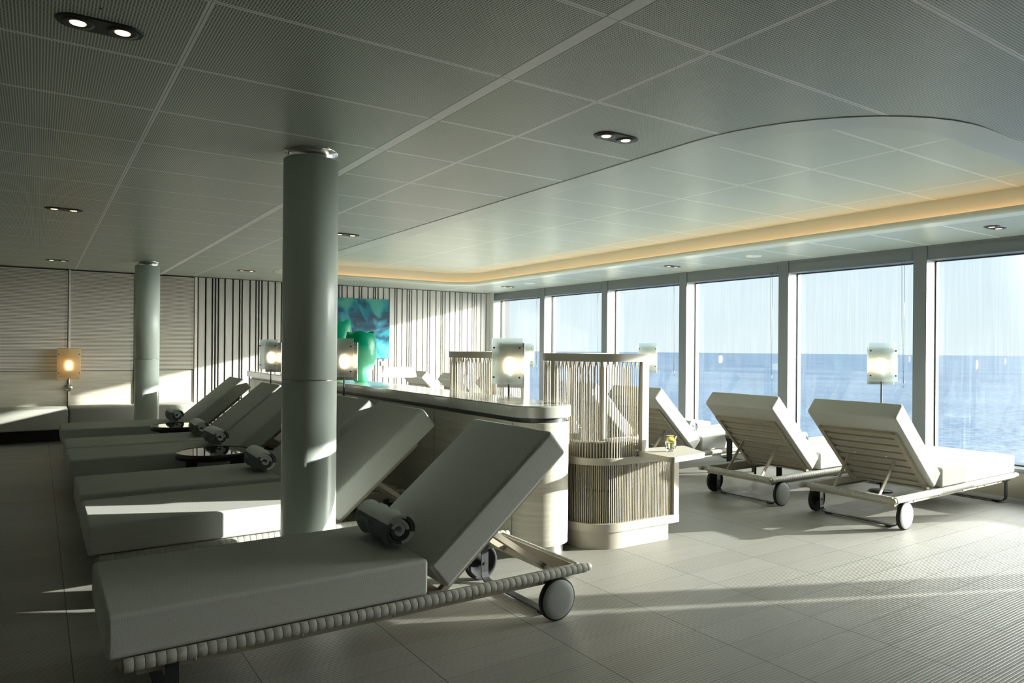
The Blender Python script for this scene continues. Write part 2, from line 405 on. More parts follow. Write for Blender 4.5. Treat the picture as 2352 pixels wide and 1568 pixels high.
# ------------------------------------------------------------------ geometry helpers
class MB:
    def __init__(s): s.v = []; s.f = []; s.sm = []
    def add(s, vs, fs, smooth=False):
        o = len(s.v); s.v += [tuple(v) for v in vs]
        s.f += [tuple(i + o for i in f) for f in fs]; s.sm += [smooth] * len(fs); return s
    def box(s, x0, x1, y0, y1, z0, z1, mat=None):
        vs = [Vector((x, y, z)) for z in (z0, z1) for y in (y0, y1) for x in (x0, x1)]
        if mat is not None: vs = [mat @ v for v in vs]
        return s.add(vs, [(0, 2, 3, 1), (4, 5, 7, 6), (0, 1, 5, 4), (2, 6, 7, 3), (0, 4, 6, 2), (1, 3, 7, 5)])
    def rbox(s, x0, x1, y0, y1, z0, z1, r, seg=3, mat=None, puff=0.0, cuts=0):
        bm = bmesh.new()
        bmesh.ops.create_cube(bm, size=1)
        for v in bm.verts:
            v.co = Vector(((x0 + x1) / 2 + v.co.x * (x1 - x0), (y0 + y1) / 2 + v.co.y * (y1 - y0), (z0 + z1) / 2 + v.co.z * (z1 - z0)))
        bmesh.ops.bevel(bm, geom=list(bm.edges), offset=r, segments=seg, affect='EDGES', profile=0.5)
        if cuts:
            big = sorted(bm.faces, key=lambda f: -f.calc_area())[:6]
            es = list({e_ for f in big for e_ in f.edges})
            bmesh.ops.subdivide_edges(bm, edges=es, cuts=cuts, use_grid_fill=True)
        if puff:
            cx, cy, cz = (x0 + x1) / 2, (y0 + y1) / 2, (z0 + z1) / 2
            for v in bm.verts:
                ax = 1 - min(1, abs(v.co.x - cx) / ((x1 - x0) / 2)) ** 4
                ay = 1 - min(1, abs(v.co.y - cy) / ((y1 - y0) / 2)) ** 4
                az = 1 - min(1, abs(v.co.z - cz) / ((z1 - z0) / 2)) ** 4
                v.co.z += puff * ax * ay * (1 if v.co.z > cz else -0.2)
                v.co.y += puff * 0.5 * ax * az * (1 if v.co.y > cy else -1) * (1 - ay)
        bm.verts.index_update()
        vs = [v.co.copy() for v in bm.verts]
        if mat is not None: vs = [mat @ v for v in vs]
        fs = [[v.index for v in f.verts] for f in bm.faces]
        bm.free()
        return s.add(vs, fs, True)
    def tube(s, pts, r, n=10, caps=True, smooth=True):
        pts = [Vector(p) for p in pts]; rings = []
        rr = r if isinstance(r, (list, tuple)) else [r] * len(pts)
        up = None; vs = []
        for i, p in enumerate(pts):
            d = (pts[min(i + 1, len(pts) - 1)] - pts[max(i - 1, 0)]).normalized()
            if up is None:
                up = Vector((0, 0, 1)) if abs(d.z) < 0.9 else Vector((1, 0, 0))
            a = d.cross(up).normalized(); b = a.cross(d).normalized(); up = b
            for k_ in range(n):
                t = 2 * PI * k_ / n
                vs.append(p + a * math.cos(t) * rr[i] + b * math.sin(t) * rr[i])
        fs = []
        for i in range(len(pts) - 1):
            for k_ in range(n):
                fs.append((i * n + k_, i * n + (k_ + 1) % n, (i + 1) * n + (k_ + 1) % n, (i + 1) * n + k_))
        s.add(vs, fs, smooth)
        if caps:
            o = len(s.v) - len(vs)
            s.f.append(tuple(o + k_ for k_ in reversed(range(n)))); s.sm.append(False)
            s.f.append(tuple(o + (len(pts) - 1) * n + k_ for k_ in range(n))); s.sm.append(False)
        return s
    def sweep(s, pts, w, h, closed=False, z0=None):
        """rectangle w (in plan, centred on the path) by h (up) swept along a plan path of (x, y, z)"""
        n = len(pts); P = [Vector(p) for p in pts]; vs = []
        for i in range(n):
            if closed: d = P[(i + 1) % n] - P[i - 1]
            else: d = P[min(i + 1, n - 1)] - P[max(i - 1, 0)]
            d.z = 0; d.normalize(); a = Vector((d.y, -d.x, 0))
            for q, zz in ((w / 2, 0), (w / 2, h), (-w / 2, h), (-w / 2, 0)):
                vs.append(P[i] + a * q + Vector((0, 0, zz)))
        fs = []
        m_ = n if closed else n - 1
        for i in range(m_):
            j = (i + 1) % n
            for k_ in range(4):
                fs.append((i * 4 + k_, i * 4 + (k_ + 1) % 4, j * 4 + (k_ + 1) % 4, j * 4 + k_))
        if not closed:
            fs.append((3, 2, 1, 0)); fs.append(tuple((n - 1) * 4 + k_ for k_ in range(4)))
        return s.add(vs, fs)
    def bar(s, a, b, w, h, up=(0, 0, 1)):
        a = Vector(a); b = Vector(b); d = (b - a).normalized(); up = Vector(up)
        x = d.cross(up).normalized(); y = x.cross(d).normalized(); vs = []
        for p in (a, b):
            for q, r_ in ((-w / 2, -h / 2), (w / 2, -h / 2), (w / 2, h / 2), (-w / 2, h / 2)):
                vs.append(p + x * q + y * r_)
        return s.add(vs, [(3, 2, 1, 0), (4, 5, 6, 7), (0, 1, 5, 4), (1, 2, 6, 5), (2, 3, 7, 6), (3, 0, 4, 7)])
    def lathe(s, prof, n=32, cx=0, cy=0, smooth=True, fn=None):
        vs = []
        for r, z in prof:
            for k_ in range(n):
                t = 2 * PI * k_ / n
                rr, zz = (r, z) if fn is None else fn(r, z, t)
                vs.append((cx + rr * math.cos(t), cy + rr * math.sin(t), zz))
        fs = []
        for i in range(len(prof) - 1):
            for k_ in range(n):
                fs.append((i * n + k_, i * n + (k_ + 1) % n, (i + 1) * n + (k_ + 1) % n, (i + 1) * n + k_))
        return s.add(vs, fs, smooth)
    def disc(s, pts):
        return s.add(pts, [tuple(range(len(pts)))])
    def xf(s, m):
        s.v = [tuple(m @ Vector(v)) for v in s.v]; return s
    def build(s, name, mat, parent=None, sharp=None, wn_=False):
        me = bpy.data.meshes.new(name)
        me.from_pydata(s.v, [], s.f)
        me.polygons.foreach_set('use_smooth', s.sm)
        bm = bmesh.new(); bm.from_mesh(me)
        bmesh.ops.remove_doubles(bm, verts=bm.verts, dist=1e-6)
        bmesh.ops.recalc_face_normals(bm, faces=bm.faces)
        bm.to_mesh(me); bm.free()
        if sharp: me.set_sharp_from_angle(angle=math.radians(sharp))
        me.materials.append(mat)
        o = bpy.data.objects.new(name, me); C.objects.link(o)
        if parent is not None: o.parent = parent
        if wn_:
            md = o.modifiers.new('weighted', 'WEIGHTED_NORMAL'); md.weight = 100; md.keep_sharp = False
        return o

def tag(o, label=None, cat=None, group=None, kind=None):
    if label: o['label'] = label
    if cat: o['category'] = cat
    if group: o['group'] = group
    if kind: o['kind'] = kind
    return o

def empty(name, loc, rz=0):
    o = bpy.data.objects.new(name, None); C.objects.link(o)
    o.empty_display_size = 0.1
    o.location = loc; o.rotation_euler = (0, 0, rz)
    return o

KIDS = {}
def copy_tree(o, parent=None):
    c = o.copy(); C.objects.link(c)
    if parent is not None: c.parent = parent
    for ch in [q for q in bpy.data.objects if q.parent == o]:
        copy_tree(ch, c)
    return c

def arc(cx, cy, r, a0, a1, n=10):
    return [(cx + r * math.cos(math.radians(a0 + (a1 - a0) * i / n)), cy + r * math.sin(math.radians(a0 + (a1 - a0) * i / n))) for i in range(n + 1)]

def text_mesh(txt, size, mat, name, parent=None, extrude=0.0008):
    cu = bpy.data.curves.new(name, 'FONT'); cu.body = txt; cu.size = size; cu.extrude = extrude
    cu.align_x = 'CENTER'; cu.align_y = 'CENTER'; cu.resolution_u = 2
    to = bpy.data.objects.new(name, cu); C.objects.link(to)
    dg = bpy.context.evaluated_depsgraph_get(); dg.update()
    me = bpy.data.meshes.new_from_object(to.evaluated_get(dg))
    bpy.data.objects.remove(to)
    me.materials.clear(); me.materials.append(mat)
    o = bpy.data.objects.new(name, me); C.objects.link(o)
    if parent is not None: o.parent = parent
    return o

# ------------------------------------------------------------------ the setting
CH = 2.60            # ceiling height
RZ = 2.82            # recess height
WX = 8.05            # window wall inner face
GX = 8.25            # glass plane
BY = 12.90           # back wall
XL, YN = -5.0, -4.0  # far left and rear bounds of the lounge

def structure(o): o['kind'] = 'structure'; return o
structure(MB().box(XL, 8.5, YN, BY + 0.3, -0.12, 0.0).build('floor', MAT['floor']))

# recess outlines
def rrect(x0, x1, y0, y1, rnl, r, n=12):
    p = []
    p += arc(x0 + rnl, y0 + rnl, rnl, 180, 270, n)
    p += arc(x1 - r, y0 + r, r, 270, 360, n)
    p += arc(x1 - r, y1 - r, r, 0, 90, n)
    p += arc(x0 + r, y1 - r, r, 90, 180, n)
    return p
P_in = rrect(3.20, 6.66, 1.86, 11.50, 0.85, 0.5)
P_out = rrect(3.0, 6.86, 1.66, 11.70, 1.05, 0.7)
P_fas = rrect(3.09, 6.77, 1.75, 11.61, 0.96, 0.61)
def plate_hole(outer, inner, z):
    bm = bmesh.new(); es = []
    for lp in (outer, inner):
        vs = [bm.verts.new((x, y, z)) for x, y in lp]
        es += [bm.edges.new((vs[i], vs[(i + 1) % len(vs)])) for i in range(len(vs))]
    bmesh.ops.triangle_fill(bm, use_beauty=True, edges=es)
    bm.verts.index_update()
    out = ([v.co.copy() for v in bm.verts], [[v.index for v in f.verts] for f in bm.faces]); bm.free()
    return out
mb = MB()
mb.add(*plate_hole([(XL, YN), (8.5, YN), (8.5, BY + 0.3), (XL, BY + 0.3)], P_out, CH))
mb.add(*plate_hole([(XL, YN), (8.5, YN), (8.5, BY + 0.3), (XL, BY + 0.3)], rrect(2.9, 6.96, 1.56, 11.80, 1.15, 0.8), CH + 0.3))
structure(mb.build('ceiling', MAT['ceil']))
mb = MB(); n_ = len(P_in)
def ring_plate(mb, A, B, z):
    vs = [(x, y, z) for x, y in A] + [(x, y, z) for x, y in B]
    n = len(A); mb.add(vs, [(i, (i + 1) % n, n + (i + 1) % n, n + i) for i in range(n)])
def wall_loop(mb, A, z0, z1, smooth=True):
    n = len(A); mb.add([(x, y, z0) for x, y in A] + [(x, y, z1) for x, y in A], [(i, (i + 1) % n, n + (i + 1) % n, n + i) for i in range(n)], smooth)
P_o2 = rrect(3.008, 6.852, 1.668, 11.692, 1.042, 0.692)
P_l2 = rrect(3.188, 6.672, 1.848, 11.512, 0.862, 0.512)
ring_plate(mb, P_in, P_o2, CH - 0.004)      # visible underside of the edge strip
wall_loop(mb, P_in, CH - 0.004, CH + 0.05)
wall_loop(mb, P_l2, CH + 0.02, CH + 0.05)
ring_plate(mb, P_in, P_l2, CH + 0.05)
ring_plate(mb, P_l2, P_o2, CH + 0.02)
wall_loop(mb, P_o2, CH - 0.004, CH + 0.02)
structure(mb.build('trim_1', MAT['white_trim']))
mb = MB(); wall_loop(mb, P_fas, CH + 0.02, RZ)
structure(mb.build('trim_2', MAT['white_trim']))
mb = MB().disc([(x, y, RZ) for x, y in P_fas])
structure(mb.build('ceiling.001', MAT['ceil_up']))
# warm led strip hidden behind the lip on the window side and the far end
mb = MB()
led = [(6.72, y, CH + 0.022) for y in [2.4 + 0.4 * i for i in range(22)]] + [(x, y, CH + 0.022) for x, y in arc(6.66 - 0.5, 11.0, 0.56, 5, 85, 8)] + [(x, 11.56, CH + 0.022) for x in (5.9, 5.3, 4.7, 4.1, 3.9)]
mb.sweep(led, 0.018, 0.01)
o = mb.build('cove_light_strip', MAT['led'])
tag(o, 'warm amber light strip hidden behind the lip of the ceiling recess', 'cove light')

# back wall: backing, boards, louvre panels
mb = MB().box(XL, 8.6, BY + 0.04, BY + 0.25, 0, 3.0)
structure(mb.build('wall_back', MAT['black']))
s_, c_ = math.sin(TH), math.cos(TH)
def x_at(u, y):
    a = u - 1176; t = (a * math.cos(roll) + (-60) * math.sin(roll)) / F_PX
    kk = y / (c_ - t * s_); return kk * (s_ + t * c_)
cuts = [1185/2.613, 1232/2.613, 1272/2.613, 1290/2.613, 1308/2.613, 1347/2.613, 1395/2.613, 1435/2.613, 1450/2.613, 1497/2.613, 1533/2.613, 1550/2.613, 1568/2.613, 1605/2.613, 1648/2.613]
cuts += [645, 655, 662, 676, 690, 703, 708, 713, 730, 742, 747, 762]
cuts += [560 + q / 3.733 for q in (808, 835, 880, 935, 982, 1003, 1058, 1105, 1120, 1143, 1190, 1240, 1287, 1305, 1350, 1393, 1412, 1430, 1477, 1527, 1568, 1588, 1640, 1683, 1697, 1718, 1758, 1805, 1845, 1863, 1910, 1950, 1968, 1987, 2025, 2070, 2108, 2125, 2150)]
xs = [2.215] + [x_at(q, BY) for q in cuts] + [8.30]
mb = MB()
for a, b in zip(xs[:-1], xs[1:]):
    if b - a > 0.03: mb.box(a + 0.014, b - 0.014, BY - 0.035, BY + 0.03, 0.0, CH - 0.01)
    elif b - a > 0.02: mb.box(a + 0.006, b - 0.006, BY - 0.035, BY + 0.03, 0.0, CH - 0.01)
structure(mb.build('wall_back_boards', MAT['wood_board']))
seams = [-2.35, -1.43, -0.51, 0.395, 1.295, 2.19]
mbl = MB(); mbw = MB(); mbp = MB(); mbk = MB()
for a, b in zip(seams[:-1], seams[1:]):
    z = 1.045
    while z < CH - 0.03:
        mbl.box(a + 0.03, b - 0.012, BY - 0.06, BY - 0.02, z, z + 0.0135)
        z += 0.0217
    mbk.box(a + 0.03, b - 0.055, BY - 0.030, BY + 0.02, 1.03, CH - 0.01)
    mbw.box(a + 0.03, b - 0.012, BY - 0.045, BY + 0.03, 0.0, 1.03)
for a in seams:
    mbp.box(a - 0.001, a + 0.028, BY - 0.066, BY + 0.03, 0.0, CH - 0.01)
structure(mbl.build('wall_back_louvres', MAT['wood_louver']))
structure(mbk.build('wall_back_louvre_backing', plain('louvre_backing', (0.16, 0.145, 0.12), 0.7)))
structure(mbw.build('wall_back_panels', MAT['wood_pale']))
structure(mbp.build('trim_3', MAT['wood_louver']))
structure(MB().box(XL - 0.2, XL, YN, BY + 0.3, 0, 3.0).build('wall_left', MAT['wall']))
structure(MB().box(XL, 8.5, YN - 0.2, YN, 0, 3.0).build('wall_front', MAT['wall']))
structure(MB().box(WX, GX + 0.2, YN, 0.23, 0, 3.0).build('wall_right', MAT['wall']))

# window wall
MW = 0.143
mull = [0.60, 2.318, 4.036, 5.75, 7.476, 9.245, 11.048]
bays = []
prev = 0.23
for m_ in mull:
    bays.append((prev, m_ - MW)); prev = m_
bays.append((prev, 12.72))
mb = MB().box(WX, GX + 0.1, 0.23, BY + 0.05, 0.0, 0.255)
structure(mb.build('trim_4', MAT['sill']))
mb = MB().box(WX - 0.012, GX + 0.1, 0.23, BY + 0.05, 0.255, 0.295)
structure(mb.build('trim_5', MAT['frame']))
mb = MB().box(WX + 0.01, GX + 0.1, 0.23, BY + 0.05, 2.445, CH)
structure(mb.build('trim_6', MAT['frame']))
k = 7
for m_ in mull:
    o = MB().box(WX, WX + 0.012, m_ - MW, m_, 0.295, CH).build('trim_%d' % k, MAT['frame']); k += 1; structure(o)
    o2 = MB().box(WX + 0.012, GX + 0.08, m_ - MW + 0.002, m_ - 0.002, 0.295, 2.445).build('mullion_reveal', MAT['reveal'], o)
o = MB().box(WX, GX + 0.08, 12.72, BY + 0.05, 0.295, CH).build('trim_%d' % k, MAT['reveal']); structure(o)
for i, (a, b) in enumerate(bays):
    w = MB()
    f = 0.012
    for y0, y1, z0, z1 in ((a, a + f, 0.295, 2.445), (b - f, b, 0.295, 2.445), (a + f, b - f, 0.295, 0.295 + f), (a + f, b - f, 2.445 - f, 2.445)):
        w.box(GX - 0.01, GX + 0.03, y0, y1, z0, z1)
    w = structure(w.build('window_%d' % (i + 1), MAT['black']))
    MB().box(GX, GX + 0.006, a + f, b - f, 0.307, 2.433).build('glass_pane', MAT['pane'], w)
    if a > 0.5:
        MB().box(WX + 0.004, WX + 0.06, a + 0.02, b - 0.02, 2.47, 2.56).build('blind_cassette', MAT['frame'], w)

# blind cords
proto_cord = None
def make_cord(y):
    t = empty('blind_cord', (WX + 0.02, y, 0))
    MB().tube([(0, 0, 2.5), (0, 0, 1.1)], 0.0022, 6).build('cord', MAT['steel'], t)
    MB().tube([(0, 0.028, 2.5), (0, 0.022, 1.7), (0, 0.003, 1.1)], 0.0022, 6).build('cord', MAT['steel'], t)
    MB().tube([(0, 0.001, 1.12), (0, 0.001, 1.04)], [0.005, 0.007], 8).build('weight', MAT['chrome'], t)
    return t
cord = make_cord(0)
places = ['far left bay of the window wall', 'second bay from the left of the window wall', 'third bay from the left of the window wall', 'fourth bay from the left of the window wall', 'fifth bay from the left of the window wall']
for i, yb in enumerate([11.048 + 0.10, 9.245 + 0.10, 7.476 + 0.10, 5.75 + 0.10, 4.036 + 0.10]):
    o = cord if i == 0 else copy_tree(cord)
    o.location = (WX + 0.006, yb, 0)
    tag(o, 'thin blind cord hanging in the ' + places[i], 'blind cord', 'blind cords on the window wall')

# sea
mb = MB(); R = 4300
pts = [(0, 0, -20)]
for i in range(37):
    a_ = math.radians(-75 + 185 * i / 36); pts.append((R * math.cos(a_), R * math.sin(a_), -20))
mb.add([(x + 12, y, z) for x, y, z in pts], [(0, i, i + 1) for i in range(1, 37)])
o = mb.build('sea', MAT['sea']); o['kind'] = 'structure'; o.data.flip_normals()
tag(o, 'blue rippled open sea outside the windows', 'sea')

# ------------------------------------------------------------------ columns
def column(x, y, r, label, ring=True):
    t = empty('support_column', (x, y, 0))
    tag(t, label, 'column')
    MB().lathe([(r, 0), (r, 1.243), (r - 0.004, 1.246)], 64).build('lower_shaft', MAT['column'], t)
    MB().lathe([(r - 0.004, 1.254), (r, 1.257), (r, 2.545), (0.02, 2.545)], 64).build('upper_shaft', MAT['column'], t)
    MB().lathe([(r - 0.004, 1.246), (r + 0.001, 1.248), (r + 0.001, 1.252), (r - 0.004, 1.254)], 64).build('joint_ring', MAT['chrome'], t)
    MB().lathe([(r - 0.02, 2.545), (r - 0.02, 2.594), (r - 0.002, 2.594), (r - 0.002, 2.599)], 64).build('collar', MAT['chrome'], t)
    return t
column(1.345, 4.165, 0.158, 'round grey-green column, nearest and largest, rising behind the front recliner')
column(1.27, 11.05, 0.158, 'slimmer looking round column in the background beside the low wall bench')

# ------------------------------------------------------------------ recliners
def wrapped(mb, a, b, r=0.026, pitch=0.036):
    a = Vector(a); b = Vector(b); n = max(2, int((b - a).length / pitch)); pts = []; rr = []
    for i in range(n):
        for f, q in ((0.03, 0.975), (0.09, 1.0), (0.91, 1.0), (0.97, 0.975)):
            pts.append(a.lerp(b, (i + f) / n)); rr.append(r * q)
        if i < n - 1: pts.append(a.lerp(b, (i + 1) / n)); rr.append(r * 0.90)
    return mb.tube(pts, rr, 14)

def make_lounger(pivot, ang, seat0, seat1, back_len, name='sun_recliner'):
    """local: x from foot (0) to head (2.25), y across, z up"""
    LN = 2.24; W2 = 0.405; ZF = 0.255
    t = empty(name, (0, 0, 0))
    for sy in (-1, 1):
        wrapped(MB(), (0.0, sy * W2, ZF), (LN - 0.02, sy * W2, ZF)).build('side_rail', MAT['cane'], t, 30)
    wrapped(MB(), (LN - 0.045, -W2 + 0.028, ZF - 0.002), (LN - 0.045, W2 - 0.028, ZF - 0.002), 0.024).build('head_rail', MAT['cane'], t, 30)
    MB().tube([(0.04, -W2 + 0.02, ZF - 0.002), (0.04, W2 - 0.02, ZF - 0.002)], 0.02, 10).build('foot_rail', MAT['taupe'], t)
    for sy in (-1, 1):
        mb = MB()
        mb.tube([(LN - 0.03, sy * W2, ZF), (LN + 0.012, sy * W2, ZF), (LN + 0.018, sy * W2, ZF)], [0.022, 0.021, 0.014], 12)
        mb.build('end_cap', MAT['taupe'], t); mb = MB()
        mb.tube([(-0.018, sy * W2, ZF), (-0.012, sy * W2, ZF), (0.0, sy * W2, ZF)], [0.014, 0.021, 0.022], 12)
        mb.build('end_cap', MAT['taupe'], t)
    mb = MB()     # cream inner channel frame and deck slats
    for sy in (-1, 1):
        mb.box(0.05, LN - 0.07, min(sy * (W2 - 0.030), sy * (W2 - 0.038)), max(sy * (W2 - 0.030), sy * (W2 - 0.038)), ZF - 0.05, ZF + 0.018)
        mb.box(0.05, LN - 0.07, min(sy * (W2 - 0.030), sy * (W2 - 0.062)), max(sy * (W2 - 0.030), sy * (W2 - 0.062)), ZF - 0.056, ZF - 0.05)
    mb.box(LN - 0.078, LN - 0.07, -W2 + 0.03, W2 - 0.03, ZF - 0.05, ZF + 0.018)
    for i in range(11):
        x = 0.09 + i * (pivot - 0.16) / 10
        mb.box(x - 0.035, x + 0.035, -W2 + 0.038, W2 - 0.038, ZF + 0.004, ZF + 0.016)
    mb.build('deck_frame', MAT['taupe'], t)
    for i in range(5):
        for sy in (-1, 1):
            MB().tube([(0.25 + i * 0.42, sy * W2, ZF - 0.038), (0.25 + i * 0.42, sy * W2, ZF - 0.02)], 0.006, 8).build('rail_bolt', MAT['steel'], t)
    # leg loops
    def loop(x, w2, wd):
        p = [(x, -w2, ZF - 0.03), (x, -w2, 0.06)] + [(x, -w2 + 0.045 - 0.045 * math.cos(a_), 0.06 - 0.045 * math.sin(a_)) for a_ in (0.4, 0.8, 1.2, PI / 2)]
        p += [(x, -q[1], q[2]) for q in reversed(p)]
        vs = []; n = len(p)
        for i in range(n):
            d = Vector(p[min(i + 1, n - 1)]) - Vector(p[max(i - 1, 0)]); d.normalize()
            a_ = d.cross(Vector((1, 0, 0))).normalized()
            for q, h in ((-wd / 2, -0.0045), (wd / 2, -0.0045), (wd / 2, 0.0045), (-wd / 2, 0.0045)):
                vs.append(Vector(p[i]) + Vector((q, 0, 0)) + a_ * h)
        fs = [(i * 4 + k_, i * 4 + (k_ + 1) % 4, (i + 1) * 4 + (k_ + 1) % 4, (i + 1) * 4 + k_) for i in range(n - 1) for k_ in range(4)]
        fs += [(3, 2, 1, 0), tuple((n - 1) * 4 + k_ for k_ in range(4))]
        return MB().add(vs, fs)
    o = loop(0.17, 0.385, 0.05).build('foot_leg_loop', MAT['dark_metal'], t)
    for sy in (-1, 1): MB().box(0.145, 0.195, sy * 0.30 - 0.025, sy * 0.30 + 0.025, 0.0, 0.0105).build('foot_pad', MAT['rubber'], o)
    WXX = LN - 0.20
    o = loop(WXX, 0.345, 0.05).build('head_leg_loop', MAT['dark_metal'], t)
    for sy in (-1, 1): MB().box(WXX - 0.025, WXX + 0.025, sy * 0.27 - 0.025, sy * 0.27 + 0.025, 0.0, 0.0105).build('foot_pad', MAT['rubber'], o)
    for sy in (-1, 1):
        m4 = Matrix.Translation((WXX, sy * 0.362, 0.113)) @ Matrix.Rotation(-sy * PI / 2, 4, 'X')
        prof = [(0.0, 0.052), (0.07, 0.050), (0.098, 0.047), (0.104, 0.043)]
        w = MB().lathe(prof, 40).xf(m4).build('wheel', MAT['wheel'], t)
        MB().lathe([(0.104, 0.043), (0.1125, 0.040), (0.1125, 0.016), (0.104, 0.012), (0.092, 0.014), (0.085, 0.03), (0.03, 0.034), (0.02, 0.010), (0.0, 0.010)], 40).xf(m4).build('tyre', MAT['rubber'], w)
        MB().tube([(WXX, sy * 0.335, 0.113), (WXX, sy * 0.385, 0.113)], 0.010, 10).build('axle', MAT['rubber'], w)
    # seat
    MB().rbox(seat0, seat1, -0.395, 0.395, ZF + 0.022, ZF + 0.192, 0.019, 4).build('seat_mattress', MAT['fabric'], t, wn_=True)
    # backrest, built flat along +x then rotated up around the pivot
    R_ = Matrix.Translation((pivot, 0, ZF + 0.018)) @ Matrix.Rotation(-math.radians(ang), 4, 'Y')
    MB().rbox(-0.008, back_len, -0.393, 0.393, 0.022, 0.188, 0.022, 4, mat=R_).build('back_mattress', MAT['fabric'], t, wn_=True)
    mb = MB(); fl = back_len * 0.80; fw = 0.328
    for sy in (-1, 1): mb.box(-0.03, fl, sy * fw - 0.018, sy * fw + 0.018, -0.008, 0.022, R_)
    mb.box(fl - 0.04, fl, -fw, fw, -0.006, 0.020, R_)
    for i in range(7):
        x = 0.02 + i * (fl - 0.06) / 7
        mb.box(x, x + 0.052, -fw, fw, 0.004, 0.014, R_)
    bf = mb.build('backrest_frame', MAT['taupe'], t)
    for sy in (-1, 1): MB().box(fl * 0.55 - 0.006, fl * 0.55 + 0.006, sy * 0.14 - 0.006, sy * 0.14 + 0.006, 0.0, 0.006, R_).build('screw_cap', MAT['porcelain'], bf)
    # struts from the back frame down to a cross bar
    xs_ = min(pivot + 0.70, LN - 0.14)
    MB().bar((xs_, -W2 + 0.04, ZF - 0.035), (xs_, W2 - 0.04, ZF - 0.035), 0.028, 0.022).build('strut_bar', MAT['taupe'], t)
    for sy in (-1, 1):
        top = R_ @ Vector((back_len * 0.40, sy * 0.20, -0.006))
        MB().bar((xs_, sy * 0.20, ZF - 0.03), top, 0.030, 0.010, (0, 1, 0.01)).build('strut', MAT['taupe'], t)
    return t

def place(proto, used, x, y, rz, label, group):
    o = proto if not used else copy_tree(proto)
    o.location = (x, y, 0); o.rotation_euler = (0, 0, rz)
    return tag(o, label, 'sun lounger', group)

L_group = 'recliners in the left row with heads to the counter'
protoL = make_lounger(1.40, 40.0, -0.055, 1.272, 0.93)
rowL = [(0.27, 3.385, 'front recliner of the left row, largest in view, with a visible grey wheel'),
        (0.29, 4.92, 'second recliner of the left row, behind the near column, with a bright sunlit side'),
        (0.29, 5.905, 'third recliner of the left row, its rolled towel half hidden by the near column'),
        (0.29, 7.615, 'fourth recliner of the left row, just behind the nearer black round table'),
        (0.29, 8.485, 'fifth recliner of the left row, between two others with a towel near its middle'),
        (0.29, 10.21, 'last recliner of the left row, nearest the wall bench and far column')]
for i, (x, y, lab) in enumerate(rowL):
    place(protoL, i > 0, x, y, 0, lab, L_group)
R_group = 'recliners in the window row facing the sea'
protoR = make_lounger(1.58, 44, -0.0, 1.44, 0.89)
rowR = [(7.89, 3.375, 'nearest window recliner at the right with sunlit foot end'),
        (7.80, 4.455, 'second window recliner from the right, foot end hidden by the nearest'),
        (7.80, 5.94, 'third window recliner, its back seen just right of the screen chair'),
        (7.80, 7.03, 'fourth window recliner, seen through the strands of the nearer screen chair'),
        (7.80, 8.98, 'fifth window recliner, seen right of centre through the farther screen chair'),
        (7.80, 10.22, 'sixth window recliner, seen through the left of the farther screen chair'),
        (7.80, 11.6, 'last window recliner by the striped wall, right of the white shaded lamp')]
for i, (x, y, lab) in enumerate(rowR):
    place(protoR, i > 0, x, y, PI, lab, R_group)

